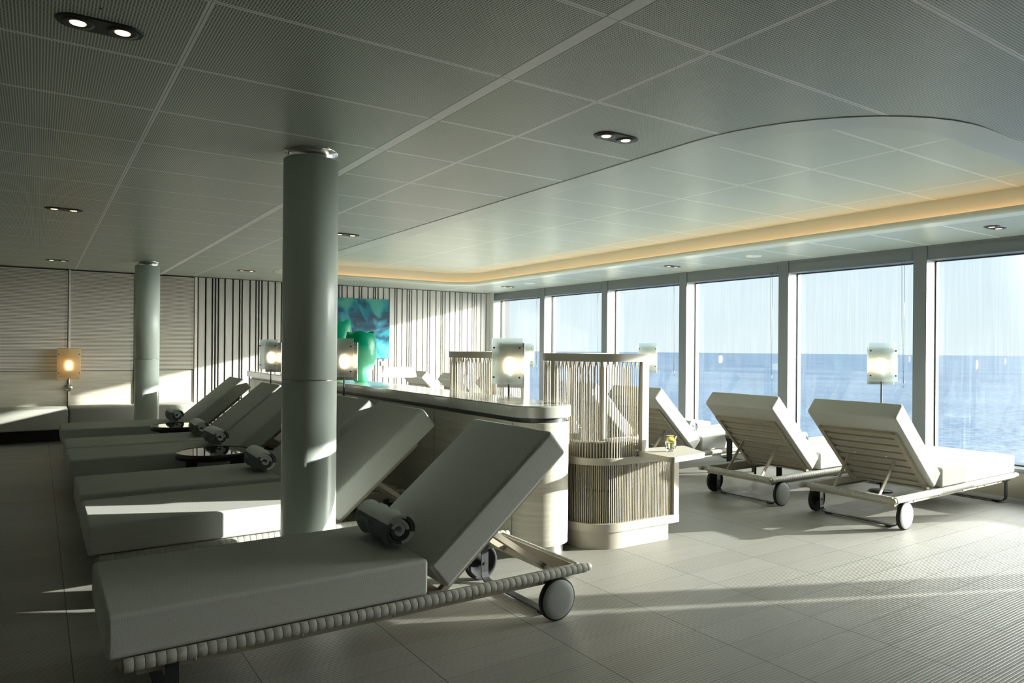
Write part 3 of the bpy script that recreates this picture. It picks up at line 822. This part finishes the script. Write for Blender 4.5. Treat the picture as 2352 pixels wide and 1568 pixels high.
# ------------------------------------------------------------------ rolled towels
def make_towel(text=True):
    t = empty('rolled_towel', (0, 0, 0))
    Ln = 0.36; turns = 3.1; th = 0.0155; n = 140
    def spiral(a):   # a from 0 (core) to turns*2pi
        return 0.012 + (th + 0.004) * a / (2 * PI)
    A1 = turns * 2 * PI
    rot0 = math.radians(186)
    def strip(a0, a1, name, mat, ex=0.0, off=0.0):
        vs = []; k_ = max(6, int((a1 - a0) / 0.16))
        secs = 13
        rows = []
        for i in range(k_ + 1):
            a = a0 + (a1 - a0) * i / k_
            rm = spiral(a)
            for side in (0, 1):
                r = rm + (th * 0.5 if side else -th * 0.5)
                row = []
                for j in range(secs):
                    y = -Ln / 2 + Ln * j / (secs - 1)
                    sag = 0.006 * math.sin(j * 1.3 + a * 1.7) if side else 0
                    rr = r + sag * (a / A1)
                    e_ = 0.004 * math.sin(a * 0.9) - 0.010 * (1 - a / A1) if j in (0, secs - 1) else 0
                    yy = y + (e_ if j else -e_) if abs(y) > Ln * 0.49 else y
                    an = rot0 + a
                    row.append(Vector((rr * math.cos(an), yy, max(-0.078, rr * math.sin(an)))))
                rows.append(row)
        vs = [v for r_ in rows for v in r_]; fs = []
        for i in range(k_):
            for j in range(secs - 1):
                b0 = (2 * i) * secs + j; b1 = (2 * i + 2) * secs + j
                fs.append((b0, b1, b1 + 1, b0 + 1))
                b0 += secs; b1 += secs
                fs.append((b0, b0 + 1, b1 + 1, b1))
            for j in (0, secs - 1):
                fs.append(((2 * i) * secs + j, (2 * i + 1) * secs + j, (2 * i + 3) * secs + j, (2 * i + 2) * secs + j))
        for i in (0, k_):
            for j in range(secs - 1):
                fs.append(((2 * i) * secs + j, (2 * i) * secs + j + 1, (2 * i + 1) * secs + j + 1, (2 * i + 1) * secs + j))
        mb = MB().add([v + Vector((0, 0, 0.078)) for v in vs], fs, True)
        return mb.build(name, mat, t, 60)
    # alternating bands of light and dark cloth along the roll; the outer end lies at the lower left
    ed = [0.0, 0.30, 0.48, 0.60, 0.73, 0.793, 0.856, 0.9355, 1.0]
    for q in range(8):
        strip(A1 * ed[q], A1 * ed[q + 1], 'light_band' if q % 2 == 0 else 'dark_band', MAT['towel_light' if q % 2 == 0 else 'towel_dark'])
    tx = text_mesh('VIKING', 0.042, MAT['thread'], 'embroidered_name', t)
    a_n = math.radians(172); rr = spiral(A1 * 0.97) + 0.013
    nv = Vector((math.cos(a_n), 0, math.sin(a_n)))
    ex = Vector((0, -1, 0)); ey = nv.cross(ex)
    mw = Matrix(((ex.x, ey.x, nv.x, nv.x * rr), (ex.y, ey.y, nv.y, 0.05), (ex.z, ey.z, nv.z, nv.z * rr + 0.078), (0, 0, 0, 1)))
    tx.data.transform(mw)
    return t
towel = make_towel()
tl = [(1.50, 3.41, 0.450, 'on the front recliner beside its raised back'),
      (1.50, 5.88, 0.450, 'on the third recliner, cut off by the near column'),
      (1.50, 7.58, 0.450, 'on the fourth recliner above the nearer black round table'),
      (1.50, 8.46, 0.450, 'on the fifth recliner, among the towels left of the column'),
      (1.50, 10.16, 0.450, 'on the farthest recliner beside the far black table')]
R0 = 0.078
for i, (x, y, z, lab) in enumerate(tl):
    o = towel if i == 0 else copy_tree(towel)
    o.scale = (1.12, 1.08, 1.12); o.location = (x, y, z); o.rotation_euler = (0, 0, math.radians(random.uniform(-3, 3)))
    tag(o, 'two tone grey rolled towel ' + lab, 'towel', 'rolled towels on the left row of recliners')
o = copy_tree(towel); o.location = (6.40, 4.46, 0.452); o.rotation_euler = (0, 0, PI)
tag(o, 'two tone grey rolled towel on the second window recliner, glimpsed beside its back', 'towel', 'rolled towels in the window row')
o = copy_tree(towel); o.location = (6.40, 5.9, 0.452); o.rotation_euler = (0, 0, PI)
tag(o, 'two tone grey rolled towel on the third window recliner, glimpsed beside its back', 'towel', 'rolled towels in the window row')

# ------------------------------------------------------------------ round tables
def make_table(r=0.322, h=0.49):
    t = empty('round_side_table', (0, 0, 0))
    MB().lathe([(r - 0.02, h - 0.06), (r, h - 0.055), (r, h - 0.004), (r - 0.006, h), (r - 0.012, h), (r - 0.012, h - 0.006)], 64).build('table_rim', MAT['black_wood'], t)
    MB().lathe([(0.0, h - 0.004), (r - 0.012, h - 0.004), (r - 0.012, h - 0.02), (0.0, h - 0.02)], 64, smooth=False).build('table_top', MAT['black_gloss'], t)
    for q in range(4):
        a_ = math.radians(40 + 90 * q); ca, sa = math.cos(a_), math.sin(a_)
        mb = MB(); prof = [(r - 0.13, h - 0.056), (r - 0.10, h - 0.075), (r - 0.085, h - 0.11), (r - 0.08, 0.0), (r - 0.02, 0.0), (r - 0.02, h - 0.11), (r - 0.005, h - 0.056)]
        vs = []
        for s2 in (-0.012, 0.012):
            for pr, pz in prof: vs.append((pr * ca - s2 * sa, pr * sa + s2 * ca, pz))
        n = len(prof)
        fs = [tuple(range(n)), tuple(reversed(range(n, 2 * n)))] + [(i, (i + 1) % n, n + (i + 1) % n, n + i) for i in range(n)]
        mb.add(vs, fs).build('leg', MAT['black_wood'], t)
    return t
tb = make_table()
for i, (x, y, lab) in enumerate([(1.345, 6.865, 'nearer black round table, between the third and fourth recliners of the left row'),
                                 (1.44, 9.30, 'farther black round table between the fifth and last recliners of the left row'),
                                 (6.85, 5.20, 'black round table, its legs showing under the second window recliner')]):
    o = tb if i == 0 else copy_tree(tb)
    o.location = (x, y, 0)
    tag(o, lab, 'side table', 'black round side tables')

# ------------------------------------------------------------------ counter
def stadium(x0, x1, y0, y1, r, n=14):
    return arc(x0 + r, y0 + r, r, 180, 270, n) + arc(x1 - r, y0 + r, r, 270, 360, n) + arc(x1 - 0.03, y1 - 0.03, 0.03, 0, 90, 4) + arc(x0 + 0.03, y1 - 0.03, 0.03, 90, 180, 4)
def extr(mb, P, z0, z1, rnd=0.0):
    n = len(P); mb.add([(x, y, z0) for x, y in P] + [(x, y, z1) for x, y in P], [(i, (i + 1) % n, n + (i + 1) % n, n + i) for i in range(n)], True)
    mb.add([(x, y, z0) for x, y in P], [tuple(range(n))]); mb.add([(x, y, z1) for x, y in P], [tuple(range(n))])
    return mb
cnt = empty('divider_counter', (3.0, 7.7, 0))
tag(cnt, 'long pale wood divider counter with rounded end and stone top', 'counter')
def cshift(P): return [(x - 3.0, y - 7.7) for x, y in P]
extr(MB(), cshift(stadium(2.775, 3.215, 3.905, 11.55, 0.215)), 0.075, 0.93).build('body', MAT['wood_pale'], cnt, 40)
extr(MB(), cshift(stadium(2.805, 3.185, 3.94, 11.52, 0.185)), 0.0, 0.075).build('toe_kick', MAT['steel'], cnt, 40)
extr(MB(), cshift(stadium(2.795, 3.195, 3.925, 11.53, 0.195)), 0.93, 0.968).build('shadow_channel', MAT['dark_metal'], cnt, 40)
mb = MB()
P0 = cshift(stadium(2.735, 3.215, 3.865, 11.58, 0.24)); P1 = cshift(stadium(2.741, 3.209, 3.871, 11.574, 0.234))
extr(mb, P0, 0.968, 1.042)
n = len(P0); mb.add([(x, y, 1.042) for x, y in P0] + [(x, y, 1.05) for x, y in P1], [(i, (i + 1) % n, n + (i + 1) % n, n + i) for i in range(n)], True)
mb.add([(x, y, 1.05) for x, y in P1], [tuple(range(n))])
mb.build('worktop', MAT['stone'], cnt, 40)
mb = MB()
for y in (4.12, 5.3, 6.48, 7.66, 8.84, 10.02, 11.2):
    mb.box(2.7735 - 3.0, 2.78 - 3.0, y - 7.7 - 0.0015, y - 7.7 + 0.0015, 0.08, 0.925)
mb.build('panel_seams', MAT['black'], cnt)

# vases
def vase(x, y, h, rmax, label, ph, lobes):
    t = MB()
    prof = [(0.0, 0.0), (0.055, 0.0), (0.075, 0.012), (0.115, h * 0.18), (0.155, h * 0.38), (0.175, h * 0.58), (0.172, h * 0.78), (0.160, h * 0.92), (0.150, h)]
    prof = [(r * rmax / 0.175, z) for r, z in prof]
    full = prof + [(r - 0.010, z + (0.003 if i == 0 else 0)) for i, (r, z) in enumerate(reversed(prof[3:]))]
    def fn(r, z, a):
        k_ = (z / h) ** 3
        return r * (1 + 0.04 * k_ * math.sin(lobes * a + ph)), z + k_ * k_ * (0.014 * math.sin(lobes * a + ph * 1.7) + 0.006 * math.sin(5 * a))
    t.lathe(full, 48, fn=fn)
    o = t.build('glass_vase', MAT['vase']); o.location = (x, y, 1.05)
    return tag(o, label, 'vase', 'green vases on the counter')
vase(3.0, 7.50, 0.55, 0.175, 'emerald green wavy rimmed glass vase on the counter, the shorter front one', 0.6, 3)
vase(2.99, 8.22, 0.70, 0.17, 'taller emerald green glass vase behind the shorter one, mostly hidden by the column', 2.1, 3)

# ------------------------------------------------------------------ reading lamps
NRM = math.atan2(-0.64, -0.77)      # direction the glass faces
def curved_plate(mb, half_w, z0, z1, dist, bow, th_, n=14):
    """plate in local frame: normal +x, curved about z"""
    vs = []
    for side in (0, 1):
        for i in range(n + 1):
            q = -1 + 2 * i / n
            x = dist - bow * q * q - (th_ if side else 0)
            y = q * (half_w - (0.002 if side else 0))
            for z in (z0, z1): vs.append((x, y, z))
    m_ = (n + 1) * 2; fs = []
    for i in range(n):
        a0 = 2 * i; fs.append((a0, a0 + 2, a0 + 3, a0 + 1)); fs.append((m_ + a0, m_ + a0 + 1, m_ + a0 + 3, m_ + a0 + 2))
        fs.append((a0, m_ + a0, m_ + a0 + 2, a0 + 2)); fs.append((a0 + 1, a0 + 3, m_ + a0 + 3, m_ + a0 + 1))
    fs.append((0, 1, m_ + 1, m_)); e0 = 2 * n; fs.append((e0, m_ + e0, m_ + e0 + 1, e0 + 1))
    return mb.add(vs, fs, True)
def lamp_head(t, zc, hh, front, back, w=0.138):
    curved_plate(MB(), w, zc - hh / 2 + 0.015, zc + hh / 2, 0.085, 0.028, 0.006).build('front_shade', front, t, 40)
    b = curved_plate(MB(), w - 0.012, zc - hh / 2 - 0.022, zc + hh / 2 - 0.04, 0.085, 0.028, 0.004)
    b.v = [(-x, y, z) for x, y, z in b.v]
    b.build('back_plate', back, t, 40)
    for sy in (-1, 1):
        for z in (zc - hh * 0.32, zc + hh * 0.30):
            mb = MB()
            mb.tube([(-0.064, sy * (w - 0.022), z), (0.078, sy * (w - 0.022), z)], 0.0035, 8)
            mb.tube([(0.066, sy * (w - 0.022), z), (0.078, sy * (w - 0.022), z)], 0.008, 10)
            mb.build('spacer_rod', MAT['dark_metal'], t)
    mb = MB().lathe([(0.0, -0.07), (0.026, -0.055), (0.038, -0.02), (0.04, 0.015), (0.03, 0.055), (0.0, 0.072)], 20)
    mb.xf(Matrix.Translation((0.0, 0, zc - 0.035))); mb.build('bulb', MAT['bulb'], t)
    MB().tube([(0, 0, zc - 0.15), (0, 0, zc - 0.075)], 0.016, 12).build('bulb_socket', MAT['steel'], t)
def make_lamp():
    t = empty('reading_lamp', (0, 0, 0))
    lamp_head(t, 1.325, 0.41, MAT['frost'], MAT['satin'])
    MB().tube([(0, 0, 0.02), (0, 0, 1.20)], 0.0085, 10).build('pole', MAT['dark_metal'], t)
    MB().lathe([(0.0, 0.0), (0.11, 0.0), (0.11, 0.012), (0.02, 0.018), (0.0, 0.02)], 32).build('base', MAT['dark_metal'], t)
    return t
lp = make_lamp()
for i, (x, y, lab) in enumerate([(3.405, 5.12, 'largest lit reading lamp, behind the counter between the two screen chairs'),
                                 (2.63, 7.03, 'lit reading lamp just right of the near column, before the green vases'),
                                 (2.58, 9.60, 'lit reading lamp left of the near column at the far counter end'),
                                 (7.22, 3.93, 'lit reading lamp behind the nearest window recliner, against the sea'),
                                 (7.45, 7.52, 'lit reading lamp against the sea just right of the nearer screen chair'),
                                 (7.52, 10.72, 'reading lamp mostly hidden behind the largest lit lamp')]):
    o = lp if i == 0 else copy_tree(lp)
    o.location = (x, y, 0); o.rotation_euler = (0, 0, NRM)
    tag(o, lab, 'lamp', 'reading lamps with glass plates')
# wall sconce above the bench
t = empty('wall_sconce', (0.40, BY - 0.17, 0), -PI / 2)
tag(t, 'glowing straw coloured wall sconce mounted over the bench between louvre panels', 'wall lamp')
lamp_head(t, 1.155, 0.46, MAT['fabric_shade'], MAT['fabric_shade'], 0.155)
MB().tube([(0, 0, 1.0), (0, 0, 0.80), (-0.03, 0, 0.775), (-0.10, 0, 0.775)], 0.012, 10).build('arm', MAT['steel'], t)
MB().lathe([(0.0, 0.0), (0.055, 0.0), (0.055, 0.022), (0.02, 0.03), (0.0, 0.03)], 28).xf(Matrix.Translation((-0.125, 0, 0.775)) @ Matrix.Rotation(PI / 2, 4, 'Y')).build('wall_rosette', MAT['steel'], t)

# white shaded floor lamp behind the counter
t = empty('floor_lamp', (4.06, 8.78, 0))
tag(t, 'lamp with wide white rounded drum shade glowing beyond the counter near the striped wall', 'lamp')
MB().lathe([(0.0, 1.172), (0.17, 1.172), (0.20, 1.162), (0.213, 1.14), (0.232, 1.045), (0.226, 1.043), (0.205, 1.13), (0.0, 1.15)], 48).build('shade', emit('lit_opal_shade', (1.0, 0.93, 0.88), 0.75), t)
MB().tube([(0, 0, 0.02), (0, 0, 1.15)], 0.011, 12).build('stem', MAT['steel'], t)
MB().lathe([(0.0, 0.0), (0.15, 0.0), (0.15, 0.015), (0.0, 0.02)], 36).build('base', MAT['steel'], t)
MB().lathe([(0.0, 1.03), (0.025, 1.05), (0.03, 1.08), (0.0, 1.11)], 16, 0.05, 0).build('bulb', emit('lamp_bulb_soft', (1, 0.85, 0.72), 14), t)

# ------------------------------------------------------------------ screen chairs
def dense(P, step=0.02):
    out = [Vector((*P[0], 0))]
    for a, b in zip(P[:-1], P[1:]):
        a = Vector((*a, 0)); b = Vector((*b, 0)); n = max(1, int((b - a).length / step))
        for i in range(1, n + 1): out.append(a.lerp(b, i / n))
    return out
def strands(P, z0, z1, sp, w=0.0075, pinch=True, off=0.0):
    """vertical cords following a plan path; pairs lean together at the top"""
    pts = dense(P, 0.004); L_ = [0]
    for a, b in zip(pts[:-1], pts[1:]): L_.append(L_[-1] + (b - a).length)
    tot = L_[-1]; mb = MB(); n = int(tot / sp)
    def at(s):
        s = min(max(s, 0), tot)
        lo = 0
        while lo < len(L_) - 2 and L_[lo + 1] < s: lo += 1
        f = (s - L_[lo]) / max(1e-6, L_[lo + 1] - L_[lo]); return pts[lo].lerp(pts[lo + 1], f)
    i = 0; s = sp * 0.5
    while s < tot - sp * 0.4:
        mid = s; top = s + (sp * 0.42 if i % 2 == 0 else -sp * 0.42) if pinch else s
        a = at(mid); b = at(top); H = z1 - z0
        wob = random.uniform(-0.0006, 0.0006)
        mb.tube([(a.x, a.y, z0), (a.x + wob, a.y - wob, z0 + H * 0.5), (a.x, a.y, z0 + H * (0.92 if pinch else 0.9)), (b.x, b.y, z1)], w / 2, 5, caps=False)
        s += sp; i += 1
    return mb
def make_pod(xn=0.52, xf=0.80):
    """origin at the near back corner of the plan; x away from the counter, y along the counter"""
    t = empty('screen_chair', (0, 0, 0))
    W = 0.77; r = 0.28
    base = [(1.0 - 0.26, -0.015)] + [(0.5, -0.005)] + [(x, y) for x, y in reversed(arc(r, r, r, 180, 270, 12))] + [(0, W - r)] + [(x, y) for x, y in reversed(arc(r, W - r, r, 90, 180, 12))] + [(xf, W)]
    up = [(xn, 0.0)] + base[2:]
    lowp = [(0.83, -0.02)] + base[1:]
    # top rail, posts
    mb = MB().sweep([(x, y, 1.352) for x, y in (dense2 for dense2 in up)], 0.034, 0.058)
    mb.build('top_rail', MAT['cream_metal'], t, 50)
    pz = MB()
    # rounded corner where the top rail turns down into the near post
    pts = [(xn, 0, 0.66), (xn, 0, 1.33)] + [(xn - 0.045 + 0.045 * math.cos(a_), 0, 1.335 + 0.045 * math.sin(a_)) for a_ in (0.0, 0.5, 1.0, PI / 2)]
    pz.box(xn - 0.06, xn + 0.006, -0.0175, 0.0175, 0.66, 1.355)
    vs = []
    for yy in (-0.0175, 0.0175):
        vs.append((xn - 0.05, yy, 1.355))
        for a_ in [i * PI / 12 for i in range(7)]:
            vs.append((xn - 0.05 + 0.056 * math.cos(a_), yy, 1.354 + 0.056 * math.sin(a_)))
    n = 8
    pz.add(vs, [tuple(range(n)), tuple(reversed(range(n, 2 * n)))] + [(i, (i + 1) % n, n + (i + 1) % n, n + i) for i in range(n)])
    pz.build('post', MAT['cream_metal'], t)
    MB().box(xf - 0.05, xf, W - 0.018, W + 0.018, 0.16, 1.41).build('post', MAT['cream_metal'], t)
    MB().box(-0.018, 0.018, 0.43, 0.475, 0.16, 1.355).build('post', MAT['cream_metal'], t)
    MB().box(0.78, 0.832, -0.038, -0.002, 0.13, 0.645).build('post', MAT['cream_metal'], t)
    # middle rail, bottom rail, plinth
    MB().sweep([(x, y, 0.605) for x, y in lowp], 0.036, 0.05).build('middle_rail', MAT['cream_metal'], t, 50)
    MB().sweep([(x, y, 0.125) for x, y in lowp], 0.05, 0.06).build('bottom_rail', MAT['cream_metal'], t, 50)
    MB().sweep([(x * 0.94 + 0.02, y * 0.94 + 0.015, 0.0) for x, y in [(0.76, -0.015)] + base[1:]], 0.05, 0.125).build('plinth', MAT['cream_metal'], t, 50)
    strands(up, 0.65, 1.356, 0.0215, 0.009).build('upper_strand_screen', MAT['strand'], t)
    strands(lowp, 0.18, 0.61, 0.0155, 0.0078, False).build('lower_strand_screen', MAT['strand'], t)
    strands([(x * 0.96 + 0.012, y * 0.96 + 0.012) for x, y in lowp], 0.18, 0.61, 0.022, 0.006, False).build('inner_strand_screen', MAT['strand'], t)
    # seat
    def inset(d, xe):
        q = r - d
        return [(xe, d)] + [(x, y) for x, y in reversed(arc(r, r, q, 180, 270, 10))] + [(x, y) for x, y in reversed(arc(r, W - r, q, 90, 180, 10))] + [(xe, W - d)]
    extr(MB(), inset(0.055, 0.74), 0.13, 0.40).build('seat_base', MAT['cushion'], t, 40)
    extr(MB(), inset(0.16, 0.76), 0.40, 0.52).build('seat_cushion', MAT['cushion'], t, 40)
    pp = inset(0.10, 0.43)[:-1] + [(0.40, W - 0.10)]
    MB().sweep([(x, y, 0.42) for x, y in pp], 0.085, 0.335).build('wraparound_cushion', MAT['cushion'], t, 50)
    return t
pod = make_pod()
# cantilevered table top on the near chair only
o2 = copy_tree(pod)
o2.location = (3.30, 5.42, 0)
tag(o2, 'farther screen chair with cream rail and cord strands, rising behind the counter', 'armchair', 'screen chairs with cord strands')
pod.location = (3.265, 3.83, 0)
tag(pod, 'nearer screen chair with cream rail and cord strands at the end of the counter', 'armchair', 'screen chairs with cord strands')
mb = MB()
P = [(0.44, 0.05), (0.425, -0.28)] + arc(0.47, -0.30, 0.045, 180, 270, 5)[1:] + arc(0.80, -0.275, 0.03, 280, 360, 4) + arc(0.93, 0.02, 0.03, 0, 90, 4) + [(0.60, 0.09)]
n = len(P)
extr(mb, P, 0.652, 0.690)
mb.build('side_shelf', MAT['cream_metal'], pod, 40)

# drinking glass with lemon water on the shelf
t = empty('water_glass', (3.905, 3.70, 0.6905)); t.scale = (1.15, 1.15, 1.18)
tag(t, 'small clear glass of lemon water on the cream side shelf', 'glass')
MB().lathe([(0.0, 0.0), (0.024, 0.0), (0.028, 0.004), (0.035, 0.03), (0.038, 0.06), (0.039, 0.098), (0.037, 0.1), (0.034, 0.096), (0.031, 0.05), (0.022, 0.016), (0.0, 0.012)], 36).build('tumbler', MAT['glass'], t)
MB().lathe([(0.0, 0.0125), (0.0215, 0.0165), (0.0305, 0.05), (0.032, 0.068), (0.0, 0.068)], 32).build('lemon_water', MAT['water'], t)
MB().lathe([(0.0, 0.064), (0.025, 0.064), (0.025, 0.069), (0.0, 0.069)], 24).xf(Matrix.Rotation(0.12, 4, 'X')).build('lemon_slice', MAT['lemon'], t)
# white towel / throw on the near chair
o = MB().rbox(0.0, 0.32, 0.0, 0.13, 0.0, 0.018, 0.008, 3, puff=0.01, cuts=3).build('folded_cloth', MAT['porcelain'])
o.location = (3.50, 3.87, 0.757)
tag(o, 'folded white cloth lying on the cushion inside the nearer screen chair', 'cloth')

# ------------------------------------------------------------------ wall bench
bn = empty('wall_bench', (0, 12.5, 0))
tag(bn, 'long low upholstered bench along the louvred back wall', 'bench')
MB().box(-2.4, 2.15, 0.02, 0.38, 0.0, 0.20).build('base', MAT['black_wood'], bn)
for a, b in ((-2.4, -1.45), (-1.445, -0.53), (-0.525, 0.385), (0.39, 1.26), (1.265, 2.16)):
    MB().rbox(a, b, -0.28, 0.36, 0.20, 0.505, 0.028, 4, puff=0.006, cuts=2).build('cushion', MAT['bench_fabric'], bn)

# ------------------------------------------------------------------ painting and plaque
t = empty('painting', (5.02, BY - 0.05, 1.79))
tag(t, 'large abstract teal and dark blue painting on the striped wall', 'painting')
MB().box(-0.69, 0.69, -0.022, 0.012, -0.573, 0.573).build('canvas', MAT['painting'], t)
t = empty('wall_plaque', (5.63, BY - 0.045, 1.12))
tag(t, 'tiny grey caption plaque beneath the right corner of the painting', 'plaque')
MB().box(-0.075, 0.075, -0.006, 0.006, -0.045, 0.045).build('plate', plain('plaque_grey', (0.30, 0.31, 0.28), 0.4), t)
mb = MB()
for zz, w in ((0.018, 0.04), (0.0, 0.028), (-0.012, 0.03)): mb.box(-w, w, -0.0075, -0.006, zz - 0.0025, zz + 0.0025)
mb.build('caption_lines', MAT['porcelain'], t)

# ------------------------------------------------------------------ ceiling fittings
def make_downlight():
    t = empty('twin_downlight', (0, 0, 0))
    def cap(hw, r, z, n=12):
        return [(hw + r * math.cos(a_), r * math.sin(a_), z) for a_ in [-PI / 2 + PI * i / n for i in range(n + 1)]] + [(-hw + r * math.cos(a_), r * math.sin(a_), z) for a_ in [PI / 2 + PI * i / n for i in range(n + 1)]]
    A = cap(0.075, 0.062, -0.006); B = cap(0.075, 0.066, 0.0); n = len(A)
    mb = MB().add(A + B, [tuple(range(n))] + [(i, (i + 1) % n, n + (i + 1) % n, n + i) for i in range(n)])
    mb.build('housing', plain('downlight_black', (0.025, 0.028, 0.028), 0.5), t)
    for sx in (-1, 1):
        rr = MB().lathe([(0.052, -0.007), (0.050, -0.010), (0.030, -0.009), (0.026, -0.0065)], 28, sx * 0.07).build('bezel', MAT['dark_metal'], t)
        MB().lathe([(0.026, -0.0065), (0.0255, -0.0085), (0.0, -0.0085)], 20, sx * 0.07).build('bulb', MAT['down'], t)
    return t
dl = make_downlight()
spots = [(0.182, 2.96, 'large twin downlight at the upper left, nearest of all'), (0.18, 7.15, 'twin downlight left of the near column, midway down the left ceiling'),
         (2.61, 2.89, 'twin downlight in the middle of the ceiling, left of the recess edge'), (7.35, 2.95, 'twin downlight above the rightmost window'),
         (2.63, 7.0, 'twin downlight just right of the near column top'), (2.66, 11.3, 'twin downlight near the striped wall, left of the near column'),
         (7.33, 6.94, 'twin downlight over the third window bay from the left'), (7.37, 11.15, 'twin downlight at the far left end of the window wall'),
         (0.22, 11.55, 'twin downlight just above the louvred wall at left')]
for i, (x, y, lab) in enumerate(spots):
    o = dl if i == 0 else copy_tree(dl)
    o.location = (x, y, CH)
    tag(o, lab, 'downlight', 'twin downlights in the ceiling')
def disc_thing(x, y):
    o = MB().lathe([(0.0, -0.012), (0.085, -0.012), (0.095, -0.006), (0.097, 0.0)], 36).build('ceiling_speaker', plain('speaker_white', (0.72, 0.76, 0.72), 0.5))
    o.location = (x, y, CH); return o
tag(disc_thing(7.29, 5.56), 'round white ceiling disc above the window, nearer of the two', 'ceiling speaker', 'round ceiling discs')
tag(disc_thing(7.28, 10.3), 'round white ceiling disc above the window, farther of the two', 'ceiling speaker', 'round ceiling discs')
o = MB().lathe([(0.0, -0.004), (0.004, -0.004), (0.005, 0.0)], 12).build('red_indicator', plain('indicator_red', (0.25, 0.02, 0.02), 0.4)); o.location = (0.172, 2.80, CH)
tag(o, 'tiny red indicator dot on the ceiling by the nearest twin downlight', 'indicator')
